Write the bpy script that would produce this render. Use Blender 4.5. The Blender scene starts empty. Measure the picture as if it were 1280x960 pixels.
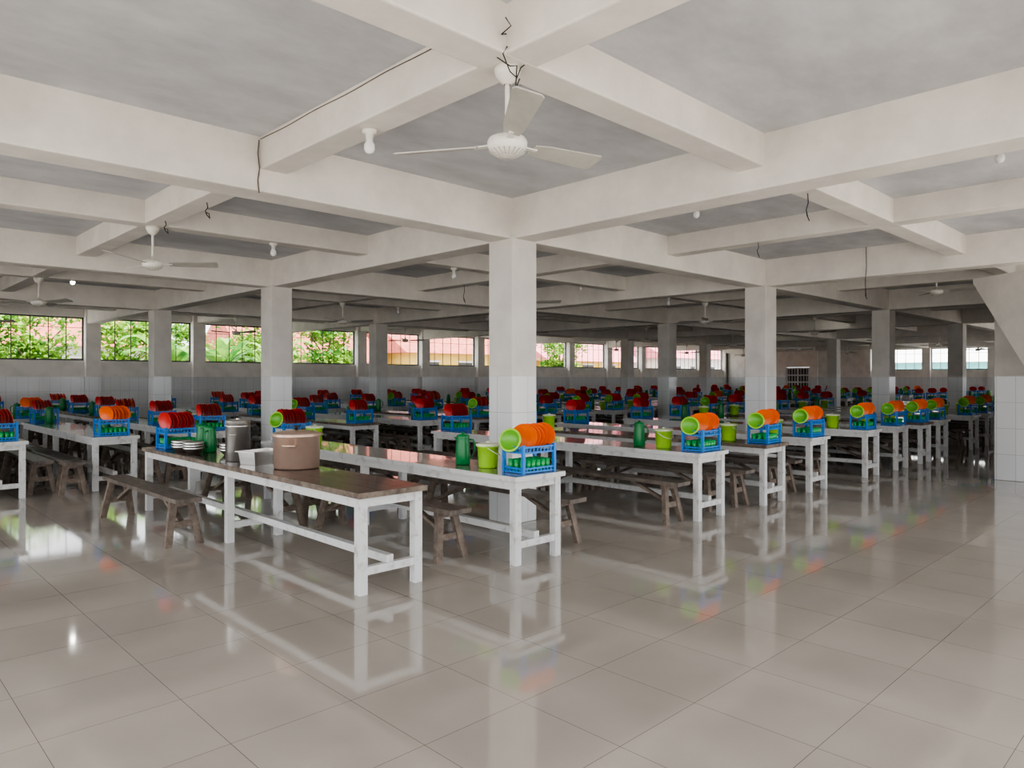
import bpy, bmesh, math, random
from mathutils import Vector, Matrix
random.seed(7)
S=bpy.context.scene
# ------------------------------------------------------------------ materials
def new_mat(name):
    m=bpy.data.materials.new(name); m.use_nodes=True
    nt=m.node_tree; b=nt.nodes['Principled BSDF']; return m,nt,b
def N(nt,t,**k):
    n=nt.nodes.new(t)
    for a,v in k.items(): setattr(n,a,v)
    return n
def simple(name,col,rough=0.5,metal=0.0,var=0.0,scale=8,bump=0.0,coat=0.0,emit=None,col2=None,stretch=None,objc=True,p0=.33,p1=.68):
    m,nt,b=new_mat(name)
    b.inputs['Roughness'].default_value=rough; b.inputs['Metallic'].default_value=metal
    b.inputs['Coat Weight'].default_value=coat
    b.inputs['Base Color'].default_value=(*col,1)
    if emit: 
        b.inputs['Emission Color'].default_value=(*col,1); b.inputs['Emission Strength'].default_value=emit
    if var>0 or bump>0:
        if objc:
            tc=N(nt,'ShaderNodeTexCoord'); src=tc.outputs['Object']
        else:
            tc=N(nt,'ShaderNodeNewGeometry'); src=tc.outputs['Position']
        mp=N(nt,'ShaderNodeMapping'); nt.links.new(src,mp.inputs[0])
        if stretch: mp.inputs['Scale'].default_value=stretch
        nz=N(nt,'ShaderNodeTexNoise'); nz.inputs['Scale'].default_value=scale; nz.inputs['Detail'].default_value=6
        nz.inputs['Roughness'].default_value=0.65
        nt.links.new(mp.outputs[0],nz.inputs['Vector'])
        rp=N(nt,'ShaderNodeValToRGB'); rp.color_ramp.elements[0].position=p0; rp.color_ramp.elements[1].position=p1
        c2=col2 if col2 else tuple(max(0,c*(1-var)) for c in col)
        rp.color_ramp.elements[0].color=(*c2,1); rp.color_ramp.elements[1].color=(*col,1)
        nt.links.new(nz.outputs['Fac'],rp.inputs[0]); nt.links.new(rp.outputs[0],b.inputs['Base Color'])
        if bump>0:
            bp=N(nt,'ShaderNodeBump'); bp.inputs['Strength'].default_value=bump; bp.inputs['Distance'].default_value=0.02
            nt.links.new(nz.outputs['Fac'],bp.inputs['Height']); nt.links.new(bp.outputs[0],b.inputs['Normal'])
    return m
CREAM=(0.79,0.75,0.69)
def floor_mat():
    m,nt,b=new_mat('floor_tiles')
    g=N(nt,'ShaderNodeNewGeometry'); mp=N(nt,'ShaderNodeMapping'); mp.inputs['Location'].default_value=(-0.1,-0.1,0)
    nt.links.new(g.outputs['Position'],mp.inputs[0])
    br=N(nt,'ShaderNodeTexBrick'); br.offset=0; br.squash=1
    br.inputs['Scale'].default_value=1; br.inputs['Brick Width'].default_value=0.6; br.inputs['Row Height'].default_value=0.6
    br.inputs['Mortar Size'].default_value=0.0015; br.inputs['Mortar Smooth'].default_value=0.1
    br.inputs['Color1'].default_value=(0.41,0.37,0.33,1); br.inputs['Color2'].default_value=(0.435,0.395,0.35,1)
    br.inputs['Mortar'].default_value=(0.13,0.11,0.095,1)
    nt.links.new(mp.outputs[0],br.inputs['Vector'])
    nz=N(nt,'ShaderNodeTexNoise'); nz.inputs['Scale'].default_value=1.3; nz.inputs['Detail'].default_value=7
    nt.links.new(g.outputs['Position'],nz.inputs['Vector'])
    mx=N(nt,'ShaderNodeMix',data_type='RGBA',blend_type='MULTIPLY'); mx.inputs[0].default_value=0.45
    rp=N(nt,'ShaderNodeValToRGB'); rp.color_ramp.elements[0].position=0.3; rp.color_ramp.elements[1].position=0.7
    rp.color_ramp.elements[0].color=(0.72,0.70,0.68,1); rp.color_ramp.elements[1].color=(1,1,1,1)
    nt.links.new(nz.outputs['Fac'],rp.inputs[0])
    nt.links.new(br.outputs['Color'],mx.inputs[6]); nt.links.new(rp.outputs[0],mx.inputs[7])
    nt.links.new(mx.outputs[2],b.inputs['Base Color'])
    mr=N(nt,'ShaderNodeMapRange'); mr.inputs['To Min'].default_value=0.03; mr.inputs['To Max'].default_value=0.10
    nt.links.new(nz.outputs['Fac'],mr.inputs[0]); nt.links.new(mr.outputs[0],b.inputs['Roughness'])
    b.inputs['IOR'].default_value=1.8
    return m
def tiled_wall(name,paint,lim=1.62):
    m,nt,b=new_mat(name)
    g=N(nt,'ShaderNodeNewGeometry'); sp=N(nt,'ShaderNodeSeparateXYZ'); nt.links.new(g.outputs['Position'],sp.inputs[0])
    ad=N(nt,'ShaderNodeMath',operation='ADD'); nt.links.new(sp.outputs[0],ad.inputs[0]); nt.links.new(sp.outputs[1],ad.inputs[1])
    cb=N(nt,'ShaderNodeCombineXYZ'); nt.links.new(ad.outputs[0],cb.inputs[0]); nt.links.new(sp.outputs[2],cb.inputs[1])
    br=N(nt,'ShaderNodeTexBrick'); br.offset=0
    br.inputs['Scale'].default_value=1; br.inputs['Brick Width'].default_value=0.25; br.inputs['Row Height'].default_value=0.405
    br.inputs['Mortar Size'].default_value=0.003
    br.inputs['Color1'].default_value=(0.71,0.715,0.71,1); br.inputs['Color2'].default_value=(0.67,0.68,0.68,1)
    br.inputs['Mortar'].default_value=(0.42,0.42,0.40,1); nt.links.new(cb.outputs[0],br.inputs['Vector'])
    nz=N(nt,'ShaderNodeTexNoise'); nz.inputs['Scale'].default_value=3; nz.inputs['Detail'].default_value=6
    nt.links.new(g.outputs['Position'],nz.inputs['Vector'])
    rp=N(nt,'ShaderNodeValToRGB'); rp.color_ramp.elements[0].position=0.3; rp.color_ramp.elements[1].position=0.6
    rp.color_ramp.elements[0].color=tuple(c*0.86 for c in paint)+(1,); rp.color_ramp.elements[1].color=(*paint,1)
    nt.links.new(nz.outputs['Fac'],rp.inputs[0])
    gt=N(nt,'ShaderNodeMath',operation='GREATER_THAN'); gt.inputs[1].default_value=lim; nt.links.new(sp.outputs[2],gt.inputs[0])
    mx=N(nt,'ShaderNodeMix',data_type='RGBA'); nt.links.new(gt.outputs[0],mx.inputs[0])
    nt.links.new(br.outputs['Color'],mx.inputs[6]); nt.links.new(rp.outputs[0],mx.inputs[7]); nt.links.new(mx.outputs[2],b.inputs['Base Color'])
    mr=N(nt,'ShaderNodeMapRange'); mr.inputs['To Min'].default_value=0.15; mr.inputs['To Max'].default_value=0.8
    nt.links.new(gt.outputs[0],mr.inputs[0]); nt.links.new(mr.outputs[0],b.inputs['Roughness'])
    return m
def leaf_mat(name,c1,c2):
    m,nt,b=new_mat(name)
    g=N(nt,'ShaderNodeNewGeometry'); nz=N(nt,'ShaderNodeTexNoise'); nz.inputs['Scale'].default_value=1.6
    nt.links.new(g.outputs['Position'],nz.inputs['Vector'])
    rp=N(nt,'ShaderNodeValToRGB'); rp.color_ramp.elements[0].position=0.38; rp.color_ramp.elements[1].position=0.62
    rp.color_ramp.elements[0].color=(*c1,1); rp.color_ramp.elements[1].color=(*c2,1)
    nt.links.new(nz.outputs['Fac'],rp.inputs[0]); nt.links.new(rp.outputs[0],b.inputs['Base Color'])
    b.inputs['Roughness'].default_value=0.5
    tr=N(nt,'ShaderNodeBsdfTranslucent'); nt.links.new(rp.outputs[0],tr.inputs[0])
    ms=N(nt,'ShaderNodeMixShader'); ms.inputs[0].default_value=0.4
    out=nt.nodes['Material Output']; nt.links.new(b.outputs[0],ms.inputs[1]); nt.links.new(tr.outputs[0],ms.inputs[2]); nt.links.new(ms.outputs[0],out.inputs[0])
    return m
MT={}
MT['floor']=floor_mat()
MT['wall']=tiled_wall('painted_wall_with_tile_wainscot',(0.86,0.82,0.76))
MT['col']=tiled_wall('column_paint_and_tile',(0.67,0.635,0.59))
MT['beam']=simple('beam_paint',CREAM,0.85,var=0.17,scale=2.2,bump=0.3,objc=False)
MT['ceil']=simple('ceiling_whitewashed_concrete',(0.61,0.615,0.63),0.9,var=0.24,scale=1.5,bump=0.35,objc=False,stretch=(1,1.8,1))
MT['white_wood']=simple('chalky_white_paint',(0.60,0.60,0.59),0.5,scale=9,bump=0.1,var=.1,col2=(0.33,0.30,0.27),p0=.26,p1=.46)
MT['brown_top']=simple('worn_brown_tabletop',(0.105,0.062,0.047),0.22,scale=5,bump=0.1,var=.1,col2=(0.035,0.024,0.02),stretch=(6,1,1),coat=.25)
MT['gray_top']=simple('worn_grey_tabletop',(0.32,0.30,0.285),0.15,scale=4,bump=0.07,var=.1,col2=(0.16,0.135,0.12),stretch=(6,1,1),coat=.5)
MT['bench']=simple('weathered_bench_wood',(0.17,0.14,0.115),0.5,scale=6,bump=0.3,var=.1,col2=(0.055,0.042,0.035),stretch=(5,1,1))
MT['bench2']=simple('weathered_bench_legs',(0.24,0.19,0.15),0.7,scale=9,bump=0.35,var=.1,col2=(0.08,0.058,0.045))
MT['blue']=simple('blue_plastic',(0.012,0.19,0.58),0.35,var=.1,scale=20)
MT['orange']=simple('orange_plastic',(0.95,0.15,0.012),0.32,var=.1,scale=20)
MT['red']=simple('red_plastic',(0.58,0.02,0.016),0.32,var=.12,scale=20)
MT['lime']=simple('lime_plastic',(0.36,0.68,0.05),0.35,var=.1,scale=20)
MT['basin']=simple('green_basin_plastic',(0.14,0.44,0.03),0.35,var=.1,scale=20)
MT['dgreen']=simple('dark_green_plastic',(0.006,0.19,0.05),0.35,var=.15,scale=20)
MT['cup']=simple('green_cup_plastic',(0.02,0.38,0.10),0.3,var=.15,scale=20)
MT['lid']=simple('cream_plastic',(0.74,0.80,0.56),0.4,var=.05,scale=20)
MT['steel']=simple('brushed_steel',(0.72,0.71,0.69),0.30,metal=1,var=.12,scale=12)
MT['copper']=simple('rose_gold_enamel',(0.84,0.62,0.50),0.28,metal=.75,var=.08,scale=12)
MT['fan']=simple('fan_enamel',(0.80,0.77,0.70),0.4,var=.12,scale=15)
MT['fandark']=simple('fan_grey_blade',(0.50,0.48,0.43),0.45,var=.2,scale=8)
MT['black']=simple('black_cable',(0.02,0.02,0.02),0.6,var=.2,scale=30)
MT['cable']=simple('dusty_cable',(0.14,0.11,0.085),0.7,var=.2,scale=30)
MT['bulb']=simple('milky_bulb_glass',(0.86,0.86,0.84),0.25,var=.05,scale=20)
MT['bulb_lit']=simple('lit_bulb_glass',(1,0.97,0.9),0.3,emit=40)
MT['frame']=simple('dark_window_metal',(0.07,0.065,0.06),0.5,var=.2,scale=10)
MT['ground']=simple('concrete_yard',(0.41,0.39,0.365),0.9,var=.3,scale=.8,objc=False)
MT['roof']=simple('red_roof_tiles',(0.50,0.15,0.11),0.8,var=.4,scale=3)
MT['pinkroof']=simple('pink_metal_roof',(0.62,0.20,0.23),0.6,var=.2,scale=3)
MT['yellow']=simple('yellow_house_paint',(0.78,0.56,0.15),0.8,var=.15,scale=2)
MT['whitep']=simple('white_house_paint',(0.72,0.72,0.70),0.8,var=.1,scale=2)
MT['cyan']=simple('turquoise_paint',(0.25,0.60,0.62),0.7,var=.1,scale=2)
MT['bark']=simple('tree_bark',(0.12,0.085,0.055),0.9,var=.4,scale=8,bump=.5)
MT['leaf']=leaf_mat('tree_leaves',(0.06,0.20,0.025),(0.30,0.48,0.07))
MT['leaf2']=leaf_mat('banana_leaves',(0.06,0.24,0.04),(0.30,0.52,0.10))
# ------------------------------------------------------------------ mesh builder
class B:
    def __init__(s): s.v=[];s.f=[];s.m=[];s.mats=[];s.sm=[]
    def mi(s,k):
        if k not in s.mats: s.mats.append(k)
        return s.mats.index(k)
    def add(s,vs,fs,k,M=None,smooth=False):
        o=len(s.v); i=s.mi(k)
        for p in vs:
            p=Vector(p)
            if M is not None: p=M@p
            s.v.append(p)
        for f in fs:
            s.f.append([o+a for a in f]); s.m.append(i); s.sm.append(smooth)
    def box(s,c,d,k,M=None):
        x,y,z=c; a,b,e=d[0]/2,d[1]/2,d[2]/2
        vs=[(x+i*a,y+j*b,z+l*e) for i in(-1,1) for j in(-1,1) for l in(-1,1)]
        fs=[(0,1,3,2),(4,6,7,5),(0,4,5,1),(2,3,7,6),(0,2,6,4),(1,5,7,3)]
        s.add(vs,fs,k,M)
    def bb(s,x0,x1,y0,y1,z0,z1,k): s.box(((x0+x1)/2,(y0+y1)/2,(z0+z1)/2),(x1-x0,y1-y0,z1-z0),k)
    def bar(s,p,q,w,h,k):
        p=Vector(p);q=Vector(q);d=q-p;L=d.length;z=d.normalized()
        up=Vector((0,0,1)) if abs(z.z)<.95 else Vector((0,1,0))
        x=up.cross(z).normalized();y=z.cross(x)
        M=Matrix((x,y,z)).transposed().to_4x4(); M.translation=(p+q)/2
        s.box((0,0,0),(w,h,L),k,M)
    def lathe(s,pr,k,M=None,n=20,smooth=True):
        vs=[];fs=[]
        for r,z in pr:
            for i in range(n):
                a=2*math.pi*i/n; vs.append((r*math.cos(a),r*math.sin(a),z))
        for j in range(len(pr)-1):
            for i in range(n):
                i2=(i+1)%n; fs.append((j*n+i,j*n+i2,(j+1)*n+i2,(j+1)*n+i))
        s.add(vs,fs,k,M,smooth)
    def tube(s,pts,r,k,n=6):
        pts=[Vector(p) for p in pts]; vs=[];fs=[]
        for i,p in enumerate(pts):
            t=(pts[min(i+1,len(pts)-1)]-pts[max(i-1,0)]).normalized()
            up=Vector((0,0,1)) if abs(t.z)<.9 else Vector((1,0,0))
            x=up.cross(t).normalized(); y=t.cross(x)
            for a in range(n):
                A=2*math.pi*a/n; vs.append(p+x*math.cos(A)*r+y*math.sin(A)*r)
        for j in range(len(pts)-1):
            for a in range(n):
                b=(a+1)%n; fs.append((j*n+a,j*n+b,(j+1)*n+b,(j+1)*n+a))
        fs.append(tuple(range(n))); fs.append(tuple(range((len(pts)-1)*n,len(pts)*n)))
        s.add(vs,fs,k,None,True)
    def mesh(s,name):
        me=bpy.data.meshes.new(name); me.from_pydata([tuple(p) for p in s.v],[],s.f)
        for k in s.mats: me.materials.append(MT[k])
        me.polygons.foreach_set('material_index',s.m); me.polygons.foreach_set('use_smooth',s.sm)
        bm=bmesh.new(); bm.from_mesh(me); bmesh.ops.recalc_face_normals(bm,faces=bm.faces); bm.to_mesh(me); bm.free()
        me.update(); return me
def obj(name,me,loc=(0,0,0),rz=0,parent=None,sc=1,bevel=0):
    if isinstance(me,B): me=me.mesh(name)
    o=bpy.data.objects.new(name,me); S.collection.objects.link(o)
    o.location=loc; o.rotation_euler=(0,0,rz); o.scale=(sc,sc,sc)
    if parent: o.parent=parent
    if bevel:
        md=o.modifiers.new('bevel','BEVEL'); md.width=bevel; md.segments=2; md.limit_method='ANGLE'
    return o
def T(x,y,z): return Matrix.Translation((x,y,z))
def R(a,ax): return Matrix.Rotation(a,4,ax)
# ------------------------------------------------------------------ shell
U0,DU=5.62,5.87; V0,DV=5.77,5.76
UA,UB=-3.2,41.0; VA,VB=-2.9,23.05
ZC,ZS,ZM=3.56,3.30,3.12
b=B(); b.bb(UA,UB,VA,VB,-0.1,0,'floor'); obj('floor',b)
b=B(); b.bb(UA,UB+.2,VA,VB+.2,ZC,ZC+.25,'ceil'); obj('ceiling',b)
b=B(); b.bb(-80,140,-80,140,-0.4,-0.101,'ground'); obj('yard_ground',b)
cu=[U0+DU*i for i in range(-1,7)]; cv=[V0+DV*j for j in range(-1,4)]
b=B()
for u in cu: b.bb(u-.16,u+.16,VA,VB,ZM,ZC+.02,'beam')
for v in cv[:-1]: b.bb(UA,UB,v-.16,v+.16,ZM-.002,ZC+.02,'beam')
obj('main_ceiling_beams',b,bevel=.012)
SU,SV=.03,-.06
b=B()
for i in range(-1,6):
    u=U0+DU*(i+.5)+SU; b.bb(u-.12,u+.12,VA,VB,ZS,ZC+.02,'beam')
for j in range(-1,3):
    v=V0+DV*(j+.5)+SV; b.bb(UA,UB,v-.12,v+.12,ZS-.002,ZC+.02,'beam')
obj('secondary_ceiling_beams',b,bevel=.012)
bc=B(); bc.bb(-.19,.19,-.19,.19,0,ZM+.03,'col'); mcol=bc.mesh('column')
colpos=[]
for i,u in enumerate(cu):
    for j,v in enumerate(cv):
        if u>40.5 or v>22.5: continue
        if i==0 and j==0: continue
        if j==0 and u>13: continue
        colpos.append((u,v)); obj('column',mcol,(u,v,0),bevel=.01)
# walls with windows
wn=[0]
def win(axis,c,a0,a1,z0,z1,n):
    wn[0]+=1; b=B(); t=.04
    def bx(p0,p1,q0,q1,th=t):
        if axis=='U': b.bb(p0,p1,c-th/2,c+th/2,q0,q1,'frame')
        else: b.bb(c-th/2,c+th/2,p0,p1,q0,q1,'frame')
    bx(a0,a1,z0,z0+t); bx(a0,a1,z1-t,z1); bx(a0,a0+t,z0,z1); bx(a1-t,a1,z0,z1)
    for k in range(1,n):
        p=a0+(a1-a0)*k/n; bx(p-.010,p+.010,z0,z1,.020)
    bx(a0,a1,z0+(z1-z0)*.75,z0+(z1-z0)*.75+.015,.020)
    obj('window_%d'%wn[0],b)
def wall(name,axis,c,s0,s1,piers,z0,z1,blank=None,hole=None):
    b=B()
    def bx(p0,p1,q0,q1,th=.2):
        if axis=='U': b.bb(p0,p1,c,c+th,q0,q1,'wall')
        else: b.bb(c,c+th,p0,p1,q0,q1,'wall')
    if hole:
        h0,h1,hz=hole
        bx(s0,h0,0,z0); bx(h1,s1,0,z0)
    else: bx(s0,s1,0,z0)
    bx(s0,s1,z1,ZC)
    es=[s0]+[p for p in piers if s0<p<s1]+[s1]
    for p in es:
        if axis=='U': b.bb(max(p-.19,s0),min(p+.19,s1),c-.16,c+.2,0,ZC-.01,'wall')
        else: b.bb(c-.16 ,c+.2,max(p-.19,s0),min(p+.19,s1),0,ZC-.01,'wall')
    for p,q in zip(es[:-1],es[1:]):
        if blank and blank(.5*(p+q)):
            if hole and p<hole[0]<q:
                bx(p,hole[0],z0,z1); bx(hole[1],q,z0,z1); bx(hole[0],hole[1],hole[2],z1)
            else: bx(p,q,z0,z1)
        elif q-p>.8: win(axis,c+.1,p+.19,q-.19,z0,z1,6)
    obj(name,b)
wall('wall_back','U',VB-.15,UA,UB,[U0+DU/2*k for k in range(-3,13)],2.08,3.3)
wall('wall_right','V',UB-.05,1.0,VB,[V0+DV/2*k for k in range(-1,6)],2.0,3.1,blank=lambda p:p>14.8,hole=(17.6,19.0,2.2))
wall('wall_left','V',UA-.05,11.5,VB,[V0+DV/2*k for k in range(3,6)],2.0,3.2)
wall('added_front_wall','U',.9,14.2,UB-.3,[U0+DU/2*k for k in range(3,12)],1.0,3.2,blank=lambda p:p<22)  # unseen wall added to cut daylight; its windows added to brighten the right wall
# door on right wall
b=B(); x=UB+.03; a,c=17.61,18.99
b.bb(x-.03,x+.03,a,c,.0,.9,'whitep')
for y in (a,a+.65,c-.08): b.bb(x-.04,x+.03,y,y+.08,0,2.19,'whitep')
for z in (0.9,1.3,1.7,2.11): b.bb(x-.04,x+.03,a,c,z,z+.08,'whitep')
b.bb(x+.0,x+.02,a+.05,c-.05,.9,2.15,'frame')
for k in range(1,8): y=a+(c-a)*k/8; b.bb(x-.03,x,y-.012,y+.012,.95,2.15,'whitep')
obj('door_1',b)
# staircase: flight descends from A towards D, solid side parapet
A=Vector((12.76,2.94)); D=Vector((-.6,-.8)).normalized(); P=Vector((-D.y,D.x))
if P.y>0: P=-P
def sp(run,w,z): q=A+D*run+P*w; return (q.x,q.y,z)
b=B()
def sprism(pts,w0,w1,k):
    n=len(pts); vs=[sp(r,w0,z) for r,z in pts]+[sp(r,w1,z) for r,z in pts]
    fs=[tuple(range(n)),tuple(range(n,2*n))]+[(i,(i+1)%n,n+(i+1)%n,n+i) for i in range(n)]
    b.add(vs,fs,k)
sprism([(0,3.11),(0,3.05),(2.23,0.0),(2.5,0.0),(.23,3.11)],0,1.1,'beam')
for k in range(15):
    z=.2*k; r=2.5-.146*k
    sprism([(r,z),(r,z+.2),(r-.2,z+.2),(r-.2,z)],.1,1.1,'ceil')
sprism([(0,3.11),(0,3.05),(2.23,0.0),(2.6,0.0),(2.6,.9),(1.25,3.11)],-.02,.1,'beam')
obj('staircase',b)
b=B(); b.bb(13.25,13.7,2.33,2.78,0,2.66,'col'); obj('stair_pillar',b,bevel=.01)
# ------------------------------------------------------------------ tables
TL=4.8;TW=.6
def table_mesh(top):
    b=B()
    for y in (.06,2.4,TL-.06):
        for x in (-.25,.25): b.box((x,y,.36),(.07,.07,.72),'white_wood')
        b.box((0,y,.17),(.44,.05,.06),'white_wood'); b.box((0,y,.68),(.5,.045,.07),'white_wood')
    for x in (-.262,.262): b.box((x,TL/2,.68),(.035,TL-.1,.075),'white_wood')
    b.box((0,TL/2,.225),(.06,TL-.1,.06),'white_wood')
    for k,x in enumerate((-.2,0,.2)): b.box((x,TL/2,.74),(.197,TL,.038),top)
    for x in (-.306,.306): b.box((x,TL/2,.738),(.012,TL+.02,.042),'bench2' if top=='brown_top' else 'white_wood')
    for y in (-.006,TL+.006): b.box((0,y,.738),(.6,.012,.042),'bench2' if top=='brown_top' else 'white_wood')
    return b.mesh('dining_table')
tm={'brown':table_mesh('brown_top'),'gray':table_mesh('gray_top')}
BL=2.3
def bench_mesh(L):
    b=B(); b.box((0,L/2,.44),(.24,L,.04),'bench')
    for y,s in ((.2,-1),(L-.2,1)):
        for sx in (-1,1): b.bar((sx*.075,y,.42),(sx*.15,y+s*.07,0.0),.065,.05,'bench2')
        b.box((0,y+s*.03,.2),(.26,.03,.06),'bench2'); b.box((0,y,.395),(.23,.06,.05),'bench2')
        b.bar((0,y+s*.03,.2),(0,y-s*.5,.415),.05,.03,'bench2')
    return b.mesh('wooden_bench')
bm1=bench_mesh(BL)
for v in bm1.vertices:
    if v.co.z<.05: v.co.z=0
# ------------------------------------------------------------------ tableware
def rack_mesh():
    b=B(); W,D=.38,.25
    for z0,z1 in ((.0,.05),(.17,.235)):
        b.box((0,0,z0+.008),(W,D,.01),'blue')
        for s in (-1,1):
            b.box((0,s*D/2,z1-.006),(W,.012,.016),'blue'); b.box((0,s*D/2,z0+.011),(W,.012,.016),'blue')
            b.box((s*W/2,0,z1-.006),(.012,D,.016),'blue'); b.box((s*W/2,0,z0+.011),(.012,D,.016),'blue')
            for k in range(10):
                x=-W/2+W*k/9; b.box((x,s*D/2,(z0+z1)/2+.003),(.012,.008,z1-z0-.006),'blue')
            for k in range(7):
                y=-D/2+D*k/6; b.box((s*W/2,y,(z0+z1)/2+.003),(.008,.012,z1-z0-.006),'blue')
    for sx in (-1,1):
        for sy in (-1,1): b.box((sx*W/2,sy*D/2,.125),(.028,.028,.25),'blue')
    return b.mesh('dish_rack')
PROF=lambda r:[(0,0),(.055,0),(.06,.003),(.072,.006),(r-.006,.016),(r-.002,.019),(r,.016),(.075,.001),(.06,-.004),(0,-.004)]
def plates_mesh(cols,n,span=.27,off=.0,zr=0,r=.112,tilt=12):
    b=B()
    for k in range(n):
        x=-span/2+span*k/(n-1)+off
        M=T(x,random.uniform(-.012,.012),.325+random.uniform(-.005,.005))@R(random.uniform(-.08,.08)+zr,'Z')@R(math.radians(-90-tilt-random.uniform(-5,5)),'Y')
        b.lathe(PROF(r*random.uniform(.95,1.0)),cols[k%len(cols)],M,28)
    return b.mesh('plates')
def cups_mesh():
    b=B()
    for x in (-.15,-.09,-.03,.03,.09,.15):
        for y in (-.075,0,.075):
            b.lathe([(0,.014),(.022,.014),(.029,.115),(.027,.115),(.02,.02),(0,.02)],'cup',T(x,y,0),12)
    return b.mesh('cups')
def strainer_mesh():
    b=B(); r=.092
    b.lathe([(0,-.030),(.045,-.030),(.055,-.024),(.08,-.014),(r,.004),(r+.012,.006),(r+.012,.0),(.088,-.022),(.05,-.036),(0,-.036)],'basin',None,32)
    b.lathe([(r-.002,.007),(r+.013,.009),(r+.015,.003),(r+.011,-.002)],'lime',None,32)
    return b.mesh('green_basin')
def bucket_mesh():
    b=B()
    b.lathe([(0,0),(.085,0),(.09,.01),(.1,.19),(.108,.192),(.108,.205),(.1,.207)],'lime',None,28)
    b.lathe([(.1,.2),(.112,.203),(.112,.222),(.1,.226),(.06,.23),(0,.23)],'lid',None,28)
    b.lathe([(0,.228),(.02,.228),(.02,.243),(0,.245)],'lid',None,12)
    b.tube([(.112*math.cos(a),.112*math.sin(a)-0.0,.19-.075*math.sin(a)) for a in [math.pi*k/14 for k in range(15)]],.004,'lid')
    return b.mesh('lime_bucket')
def jug_mesh():
    b=B()
    b.lathe([(0,0),(.066,0),(.072,.01),(.07,.12),(.066,.2),(.06,.235),(.062,.26),(.059,.262)],'dgreen',None,24)
    b.lathe([(.062,.255),(.064,.275),(.048,.29),(.015,.295),(.015,.31),(0,.312)],'dgreen',None,24)
    b.tube([(.062,0,.24),(.1,0,.235),(.114,0,.2),(.11,0,.13),(.09,0,.08),(.067,0,.06)],.009,'dgreen',8)
    b.add([(-.055,-.02,.262),(-.055,.02,.262),(-.09,0,.268),(-.055,0,.225)],[(0,1,2),(0,2,3),(1,3,2)],'dgreen')
    return b.mesh('green_jug')
RM=rack_mesh(); PO=plates_mesh(['orange'],6,.22,.05,.62,.12,16)
PR=[plates_mesh(['red'],9,.3),plates_mesh(['red'],8,.28,zr=.3),plates_mesh(['red','red','red','orange'],9,.3),plates_mesh(['red'],6,.25,-.02)]
CU=cups_mesh(); ST=strainer_mesh(); BU=bucket_mesh(); JU=jug_mesh()
ZT=.7605
def rack(u,v,col,rz=0,basin=True):
    r=obj('dish_rack',RM,(u,v,ZT),rz)
    obj('plates',PO if col=='o' else random.choice(PR),parent=r); obj('cups',CU,parent=r)
    if basin:
        s=obj('green_basin',ST,(-.215,.02,.290),parent=r)
        s.rotation_euler=Vector((-.90,-.40,.25)).to_track_quat('Z','Y').to_euler()
def bucket(u,v): obj('lime_bucket',BU,(u,v,ZT),random.uniform(0,6.28))
def jug(u,v): obj('green_jug',JU,(u,v,ZT),random.uniform(0,6.28))
def hitcol(x0,x1,y0,y1):
    return any(x0<u+.2 and x1>u-.2 and y0<v+.2 and y1>v-.2 for u,v in colpos)
rows=[3.13,4.53,7.30,8.76,10.2,12.28,13.65,14.95,16.2,18.6,20.0,21.5,24.4,25.9,27.4,30.2,31.7,33.2,36.2,37.8,39.2]
leftrows=[-1.0,0.4,1.75]
blocks=[4.20,11.3,17.35]
for bi,vb in enumerate(blocks):
    for ri,u in enumerate(rows+([] if bi==0 else leftrows)):
        v=vb+random.uniform(-.03,.03)
        if bi==0 and ri==0: v=4.5
        if bi==0 and ri==1: v=4.3
        uu=u+(0 if bi==0 else random.uniform(-.06,.06))
        if hitcol(uu-.33,uu+.33,v,v+TL): uu+= .35
        kind='brown' if (bi==0 and ri==0) or random.random()<.2 and not(bi==0 and ri in(1,2)) else 'gray'
        obj('dining_table',tm[kind],(uu,v,0))
        if bi==0:
            if ri>0:
                rack(uu+.06,v+.2,'o',random.uniform(-.05,.05)); bucket(uu-.02,v+.66)
                if ri in(1,) or random.random()<.35: jug(uu-.04,v+1.0)
                if random.random()<.6: jug(uu+.1,v+3.6)
                if random.random()<.5: bucket(uu,v+3.95)
                rack(uu,v+TL-.25,'r',random.uniform(-.1,.1),random.random()<.2)
        else:
            rack(uu,v+.22,random.choice('rrrrrro'),random.uniform(-.1,.1),random.random()<.35)
            (jug if random.random()<.5 else bucket)(uu+.02,v+.6)
            if random.random()<.7: jug(uu-.1,v+.9)
            if random.random()<.4: bucket(uu+.1,v+1.2)
            rack(uu,v+TL-.3,'r',random.uniform(-.1,.1),False)
            if random.random()<.6: (jug if random.random()<.6 else bucket)(uu,v+TL-.7)
            if random.random()<.45: rack(uu,v+2.4,'r',random.uniform(-.2,.2),random.random()<.3)
        if bi==0 and ri<2: continue
        for s in (-1,1):
            for y in (v+.1,v+2.5):
                x=uu+s*random.uniform(.49,.53); yy=y+random.uniform(-.06,.06)
                if hitcol(x-.19,x+.19,yy,yy+BL): continue
                obj('wooden_bench',bm1,(x,yy,0),random.uniform(-.008,.008))
for x,y in ((2.52,6.95),(4.0,4.75),(4.02,7.15),(3.63,7.0),(5.15,4.4),(5.1,6.85)): obj('wooden_bench',bm1,(x,y,0),random.uniform(-.01,.01))
obj('wooden_bench',bm1,(2.5,10.95,0)); obj('wooden_bench',bm1,(2.3,13.5,0))
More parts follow.
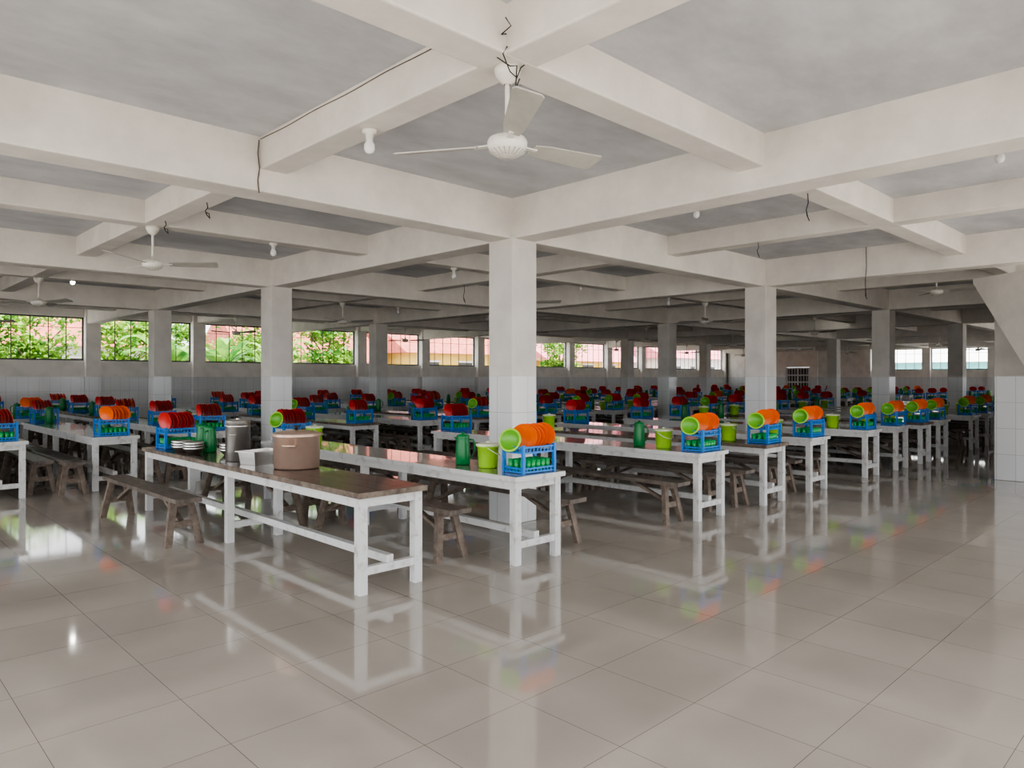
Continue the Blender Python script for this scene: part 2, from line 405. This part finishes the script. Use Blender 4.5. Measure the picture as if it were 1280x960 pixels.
# table 1 kitchenware
rack(3.13,9.0,'r',.05,False); jug(3.2,8.2)
jug(3.25,8.55)
b=B(); b.lathe([(0,0),(.115,0),(.12,.008),(.12,.34),(.125,.345),(.125,.36),(.118,.362),(.118,.40),(.11,.41),(0,.412)],'steel',None,36)
b.lathe([(0,.41),(.02,.41),(.02,.43),(0,.435)],'steel',None,12)
b.tube([(.12,-.03,.27),(.15,-.03,.27),(.15,.03,.27),(.12,.03,.27)],.005,'steel'); b.tube([(-.12,-.03,.27),(-.15,-.03,.27),(-.15,.03,.27),(-.12,.03,.27)],.005,'steel')
obj('tall_steel_pot',b,(3.07,7.15,ZT),.8)
b=B(); x,y,h=.18,.12,.13; t=.008
pts=lambda sx,sy,z:[(-sx,-sy,z),(sx,-sy,z),(sx,sy,z),(-sx,sy,z)]
vs=pts(x*.9,y*.88,0)+pts(x,y,h)+pts(x+.02,y+.02,h)+pts(x+.02,y+.02,h-.008)+pts(x-t,y-t,h-.002)+pts(x*.86,y*.84,.01)
fs=[(0,1,2,3),(20,21,22,23)]
for a,c in ((0,4),(4,12),(12,8),(8,16),(16,20)):
    for i in range(4): fs.append((a+i,a+(i+1)%4,c+(i+1)%4,c+i))
b.add(vs,fs,'steel'); obj('rectangular_steel_pan',b,(3.13,6.74,ZT),.25)
b=B(); b.lathe([(0,0),(.18,0),(.192,.012),(.196,.27),(.203,.275),(.203,.287),(.196,.29)],'copper',None,44)
b.lathe([(.196,.283),(.207,.287),(.207,.297),(.19,.303),(.12,.318),(.04,.325),(0,.325)],'copper',None,44)
b.lathe([(0,.32),(.012,.32),(.012,.345),(.028,.35),(.028,.36),(0,.364)],'black',None,14)
for s in (-1,1): b.tube([(s*.194,-.05,.2),(s*.235,-.045,.205),(s*.24,0,.207),(s*.235,.045,.205),(s*.194,.05,.2)],.008,'copper',8)
obj('copper_cooking_pot',b,(3.22,6.2,ZT),.8,sc=1.08)
b=B()
for k in range(3): 
    z=.028*k
    b.lathe([(0,z),(.06,z),(.1,z+.05),(.11,z+.07),(.115,z+.07),(.1,z+.045),(.06,z+.005),(0,z+.005)],'steel',None,28)
mb=b.mesh('steel_bowl_stack')
obj('steel_bowl_stack',mb,(2.98,8.45,ZT)); obj('steel_bowl_stack',mb,(3.0,8.15,ZT)); obj('steel_bowl_stack',mb,(3.22,7.7,ZT))
# ------------------------------------------------------------------ fans
def blades_mesh():
    b=B()
    for k in range(3):
        M=R(2*math.pi*k/3,'Z')@R(math.radians(-15),'X')@R(math.radians(-2.5),'Y')
        L0,L1=.17,.68; th=.004
        out=[(L0,-.045),(.26,-.062),(L1-.02,-.078),(L1,-.062),(L1,.062),(L1-.02,.076),(.26,.055),(L0,.04)]
        n=len(out); vs=[(x,y,-th) for x,y in out]+[(x,y,th) for x,y in out]
        fs=[tuple(range(n)),tuple(range(n,2*n))]+[(i,(i+1)%n,n+(i+1)%n,n+i) for i in range(n)]
        b.add(vs,fs,'fandark',M)
        b.box((.13,0,.006),(.14,.035,.008),'fan',R(2*math.pi*k/3,'Z')); 
    return b.mesh('blades')
def fanbody():
    b=B()
    b.lathe([(0,-.065),(.03,-.064),(.06,-.055),(.095,-.035),(.108,-.01),(.11,.015),(.1,.035),(.06,.05),(.025,.06),(.02,.09),(0,.09)],'fan',None,32)
    for k in range(20):
        a=2*math.pi*k/20
        b.bar((.05*math.cos(a),.05*math.sin(a),-.063),(.1*math.cos(a),.1*math.sin(a),-.036),.004,.004,'fandark')
    b.lathe([(.013,.06),(.013,.40)],'fan',None,12)
    b.lathe([(.02,.33),(.045,.35),(.065,.38),(.072,.40),(.072,.425),(0,.425)],'fan',None,24)
    return b.mesh('motor_and_rod')
BM=blades_mesh(); FB=fanbody()
def fan(u,v,ang,zc=ZS-.002):
    o=obj('ceiling_fan',FB,(u,v,zc-.425)); obj('blades',BM,(0,0,0),ang,parent=o); return o
for i in range(-1,6):
    for j in range(-1,3):
        u=U0+DU*(i+.5)+SU; v=V0+DV*(j+.5)+SV
        if j==-1 and i>=0: continue
        if i>-1 or j>-1: fan(u,v,random.uniform(0,2))
        else: fan(u,v,math.radians(-126))
fan(14.4,3.9,.6,ZC)
# bulbs
def bulb_mesh(k):
    b=B(); b.lathe([(0,0),(.05,0),(.05,-.02),(.028,-.03),(.024,-.07),(0,-.07)],'fan',None,20)
    b.lathe([(.02,-.065),(.024,-.08),(.036,-.105),(.036,-.135),(.024,-.158),(0,-.165)],k,None,20); return b.mesh('light_bulb')
bl=bulb_mesh('bulb'); bll=bulb_mesh('bulb_lit')
for u,v,z in ((2.72,4.2,ZS),(4.15,8.6,ZS),(7.1,8.6,ZS),(7.1,4.33,ZC),(7.1,1.45,ZC),(11.3,9.6,ZC),(10.1,14.35,ZS),(13,14.35,ZS),(1.2,8.6,ZS),(13,8.6,ZS)):
    obj('light_bulb',bl,(u,v,z-.002))
for u,v in ((3.55,15.8),(22.3,8.9),(27.5,14.0),(31.5,9.2)):
    obj('light_bulb',bll,(u,v,ZC))
# cables
b=B()
b.tube([(2.592,v,3.535+.004*math.sin(v*7)) for v in [3.0+.1*k for k in range(27)]],.0035,'cable')
obj('beam_conduit_cable',b)
b=B(); b.tube([(2.58,5.6,3.53),(2.57,5.60,3.42),(2.585,5.60,3.3),(2.57,5.60,3.2),(2.58,5.60,3.10)],.005,'cable'); obj('beam_drop_cable',b)
b=B(); c=Vector((2.69+SU,2.89+SV,ZS))
b.tube([c+Vector(p) for p in ((-.13,-.13,.03),(-.18,-.15,-.03),(-.12,-.14,-.10),(-.02,-.09,-.09),(.02,-.08,-.02),(.06,-.1,.02))],.0035,'black')
b.tube([c+Vector(p) for p in ((-.13,-.05,.0),(-.1,-.12,-.06),(-.03,-.10,-.03),(.0,-.06,-.14),(.05,-.04,-.06))],.0035,'black')
b.tube([c+Vector(p) for p in ((-.13,-.12,.10),(-.2,-.16,.06),(-.17,-.2,.10),(-.21,-.2,.13))],.0035,'black')
obj('fan_wiring',b)
def hook(u,v,z,L):
    b=B(); b.tube([(0,0,0),(.01,0,-L*.4),(-.01,.01,-L*.7),(0,0,-L),(.03,0,-L-.03),(.03,.02,-L+.02),(0,.01,-L*.8)],.005,'black'); obj('hanging_wire',b,(u,v,z))
hook(2.72,7.05,ZS,.12); hook(2.72,8.2,ZS,.1); hook(8.5,4.3,ZS,.15); hook(11.3,4.0,ZC,.75); hook(8.5,10.0,ZS,.3); hook(6.55,2.83,ZS,.22)
# ------------------------------------------------------------------ exterior
def house(u0,u1,v0,v1,h,rh,wallk,roofk,ax='U'):
    b=B(); b.bb(u0,u1,v0,v1,-.1,h,wallk)
    e=.6
    if ax=='U':
        m=(v0+v1)/2
        vs=[(u0-e,v0-e,h-.15),(u1+e,v0-e,h-.15),(u1+e,v1+e,h-.15),(u0-e,v1+e,h-.15),(u0-e,m,h+rh),(u1+e,m,h+rh)]
        fs=[(0,1,5,4),(2,3,4,5),(0,4,3),(1,2,5),(0,3,2,1)]
    else:
        m=(u0+u1)/2
        vs=[(u0-e,v0-e,h-.15),(u1+e,v0-e,h-.15),(u1+e,v1+e,h-.15),(u0-e,v1+e,h-.15),(m,v0-e,h+rh),(m,v1+e,h+rh)]
        fs=[(0,4,5,3),(1,2,5,4),(0,1,4),(3,5,2),(0,3,2,1)]
    b.add(vs,fs,roofk)
    k=u0+1
    while k<u1-1.5:
        b.bb(k,k+1.1,v0-.04,v0+.02,1.0,2.5,'frame'); b.bb(k-.1,k+1.2,v0-.06,v0,2.5,2.6,'whitep'); k+=2.6
    obj('neighbour_house',b)
house(2,12,38,44,3.2,2.2,'whitep','roof')
house(15.5,22.5,34.5,40,2.6,2.4,'whitep','roof')
house(24,33,33,40,3.15,2.2,'yellow','roof')
house(35.5,45,33,40,2.9,2.2,'yellow','pinkroof')
house(48,58,32,40,3.3,2.0,'whitep','pinkroof')
house(50,56,4,18,2.7,1.6,'cyan','whitep','V')
b=B(); b.bb(-10,70,27.5,27.7,-.1,1.9,'whitep'); obj('yard_wall',b)
def tree_mesh(nl,R0,ls,k):
    b=B(); b.lathe([(.16,0),(.13,.8),(.1,1.8),(.06,2.8),(0,3.2)],'bark',None,10)
    for a in range(7):
        A=a*.9; b.tube([(0,0,1.2+.2*a),(.5*math.cos(A),.5*math.sin(A),1.7+.25*a),(R0*.8*math.cos(A),R0*.8*math.sin(A),2.1+.3*a)],.03,'bark')
    cl=[Vector((random.uniform(-R0,R0)*.8,random.uniform(-R0,R0)*.8,random.uniform(1.4,4.6))) for _ in range(22)]
    for i in range(nl):
        c=random.choice(cl)+Vector((random.gauss(0,.28),random.gauss(0,.28),random.gauss(0,.26)))
        M=T(*c)@R(random.uniform(0,6.28),'Z')@R(random.uniform(-1.2,.4),'Y')@R(random.uniform(-.8,.8),'X')
        l=ls*random.uniform(.7,1.3); w=l*.3
        b.add([(0,0,0),(l*.4,w,.02),(l,0,-.03),(l*.4,-w,.02)],[(0,1,2,3)],k,M)
    return b.mesh('leafy_tree')
t1=tree_mesh(2600,1.5,.24,'leaf'); t2=tree_mesh(1900,1.4,.3,'leaf')
for i,(u,v) in enumerate(((3.0,30.0),(5.8,31.2),(8.4,30.0),(14.0,30.6),(17.4,30.4),(0.3,31.0),(33.8,30.2),(11.2,32))):
    obj('leafy_tree',t1 if i%2 else t2,(u,v,-.1),i*1.3,sc=random.uniform(.85,1.05))
b=B(); b.lathe([(.14,0),(.11,1.6),(.05,2.2)],'bark',None,10)
for k in range(11):
    A_=k*2.4; L=random.uniform(1.3,1.9); up=random.uniform(.5,1.2); w=.24; n=9; vs=[];fs=[]
    for i in range(n):
        t=i/(n-1); r=L*t; z=1.9+up*math.sin(t*2.3); ww=w*math.sin(math.pi*min(1,.08+t*.92))**.6 if t<1 else 0.01
        for s in (-1,0,1): 
            vs.append((r*math.cos(A_)-s*ww*math.sin(A_), r*math.sin(A_)+s*ww*math.cos(A_), z+abs(s)*.05))
    for i in range(n-1):
        for s in range(2): a=i*3+s; fs.append((a,a+1,a+4,a+3))
    b.add(vs,fs,'leaf2')
bm_=b.mesh('banana_plant')
for i,(u,v) in enumerate(((8.6,25.4),(10.4,25.6),(12.1,25.4))): obj('banana_plant',bm_,(u,v,-.1),i*1.1)
# ------------------------------------------------------------------ light
w=bpy.data.worlds.new('daylight'); S.world=w; w.use_nodes=True
bg=w.node_tree.nodes['Background']; bg.inputs[0].default_value=(0.93,0.96,1.0,1); bg.inputs[1].default_value=3.2
sl=bpy.data.lights.new('sun','SUN'); sl.energy=14; sl.angle=.02; sl.color=(1,.96,.90)
so=bpy.data.objects.new('sun',sl); S.collection.objects.link(so)
so.rotation_euler=Vector((.2,.5,-1)).to_track_quat('-Z','Y').to_euler()
S.view_settings.view_transform='AgX'; S.view_settings.look='AgX - Medium High Contrast'; S.view_settings.exposure=0.35
# ------------------------------------------------------------------ camera
cd=bpy.data.cameras.new('camera'); co=bpy.data.objects.new('camera',cd); S.collection.objects.link(co)
cd.sensor_width=36; cd.lens=36*895/1280; cd.shift_y=-8/1280; cd.clip_end=400; cd.clip_start=.02
co.location=(0,0,1.6); co.rotation_euler=(math.radians(90),0,-math.atan2(.697,.717))
S.camera=co
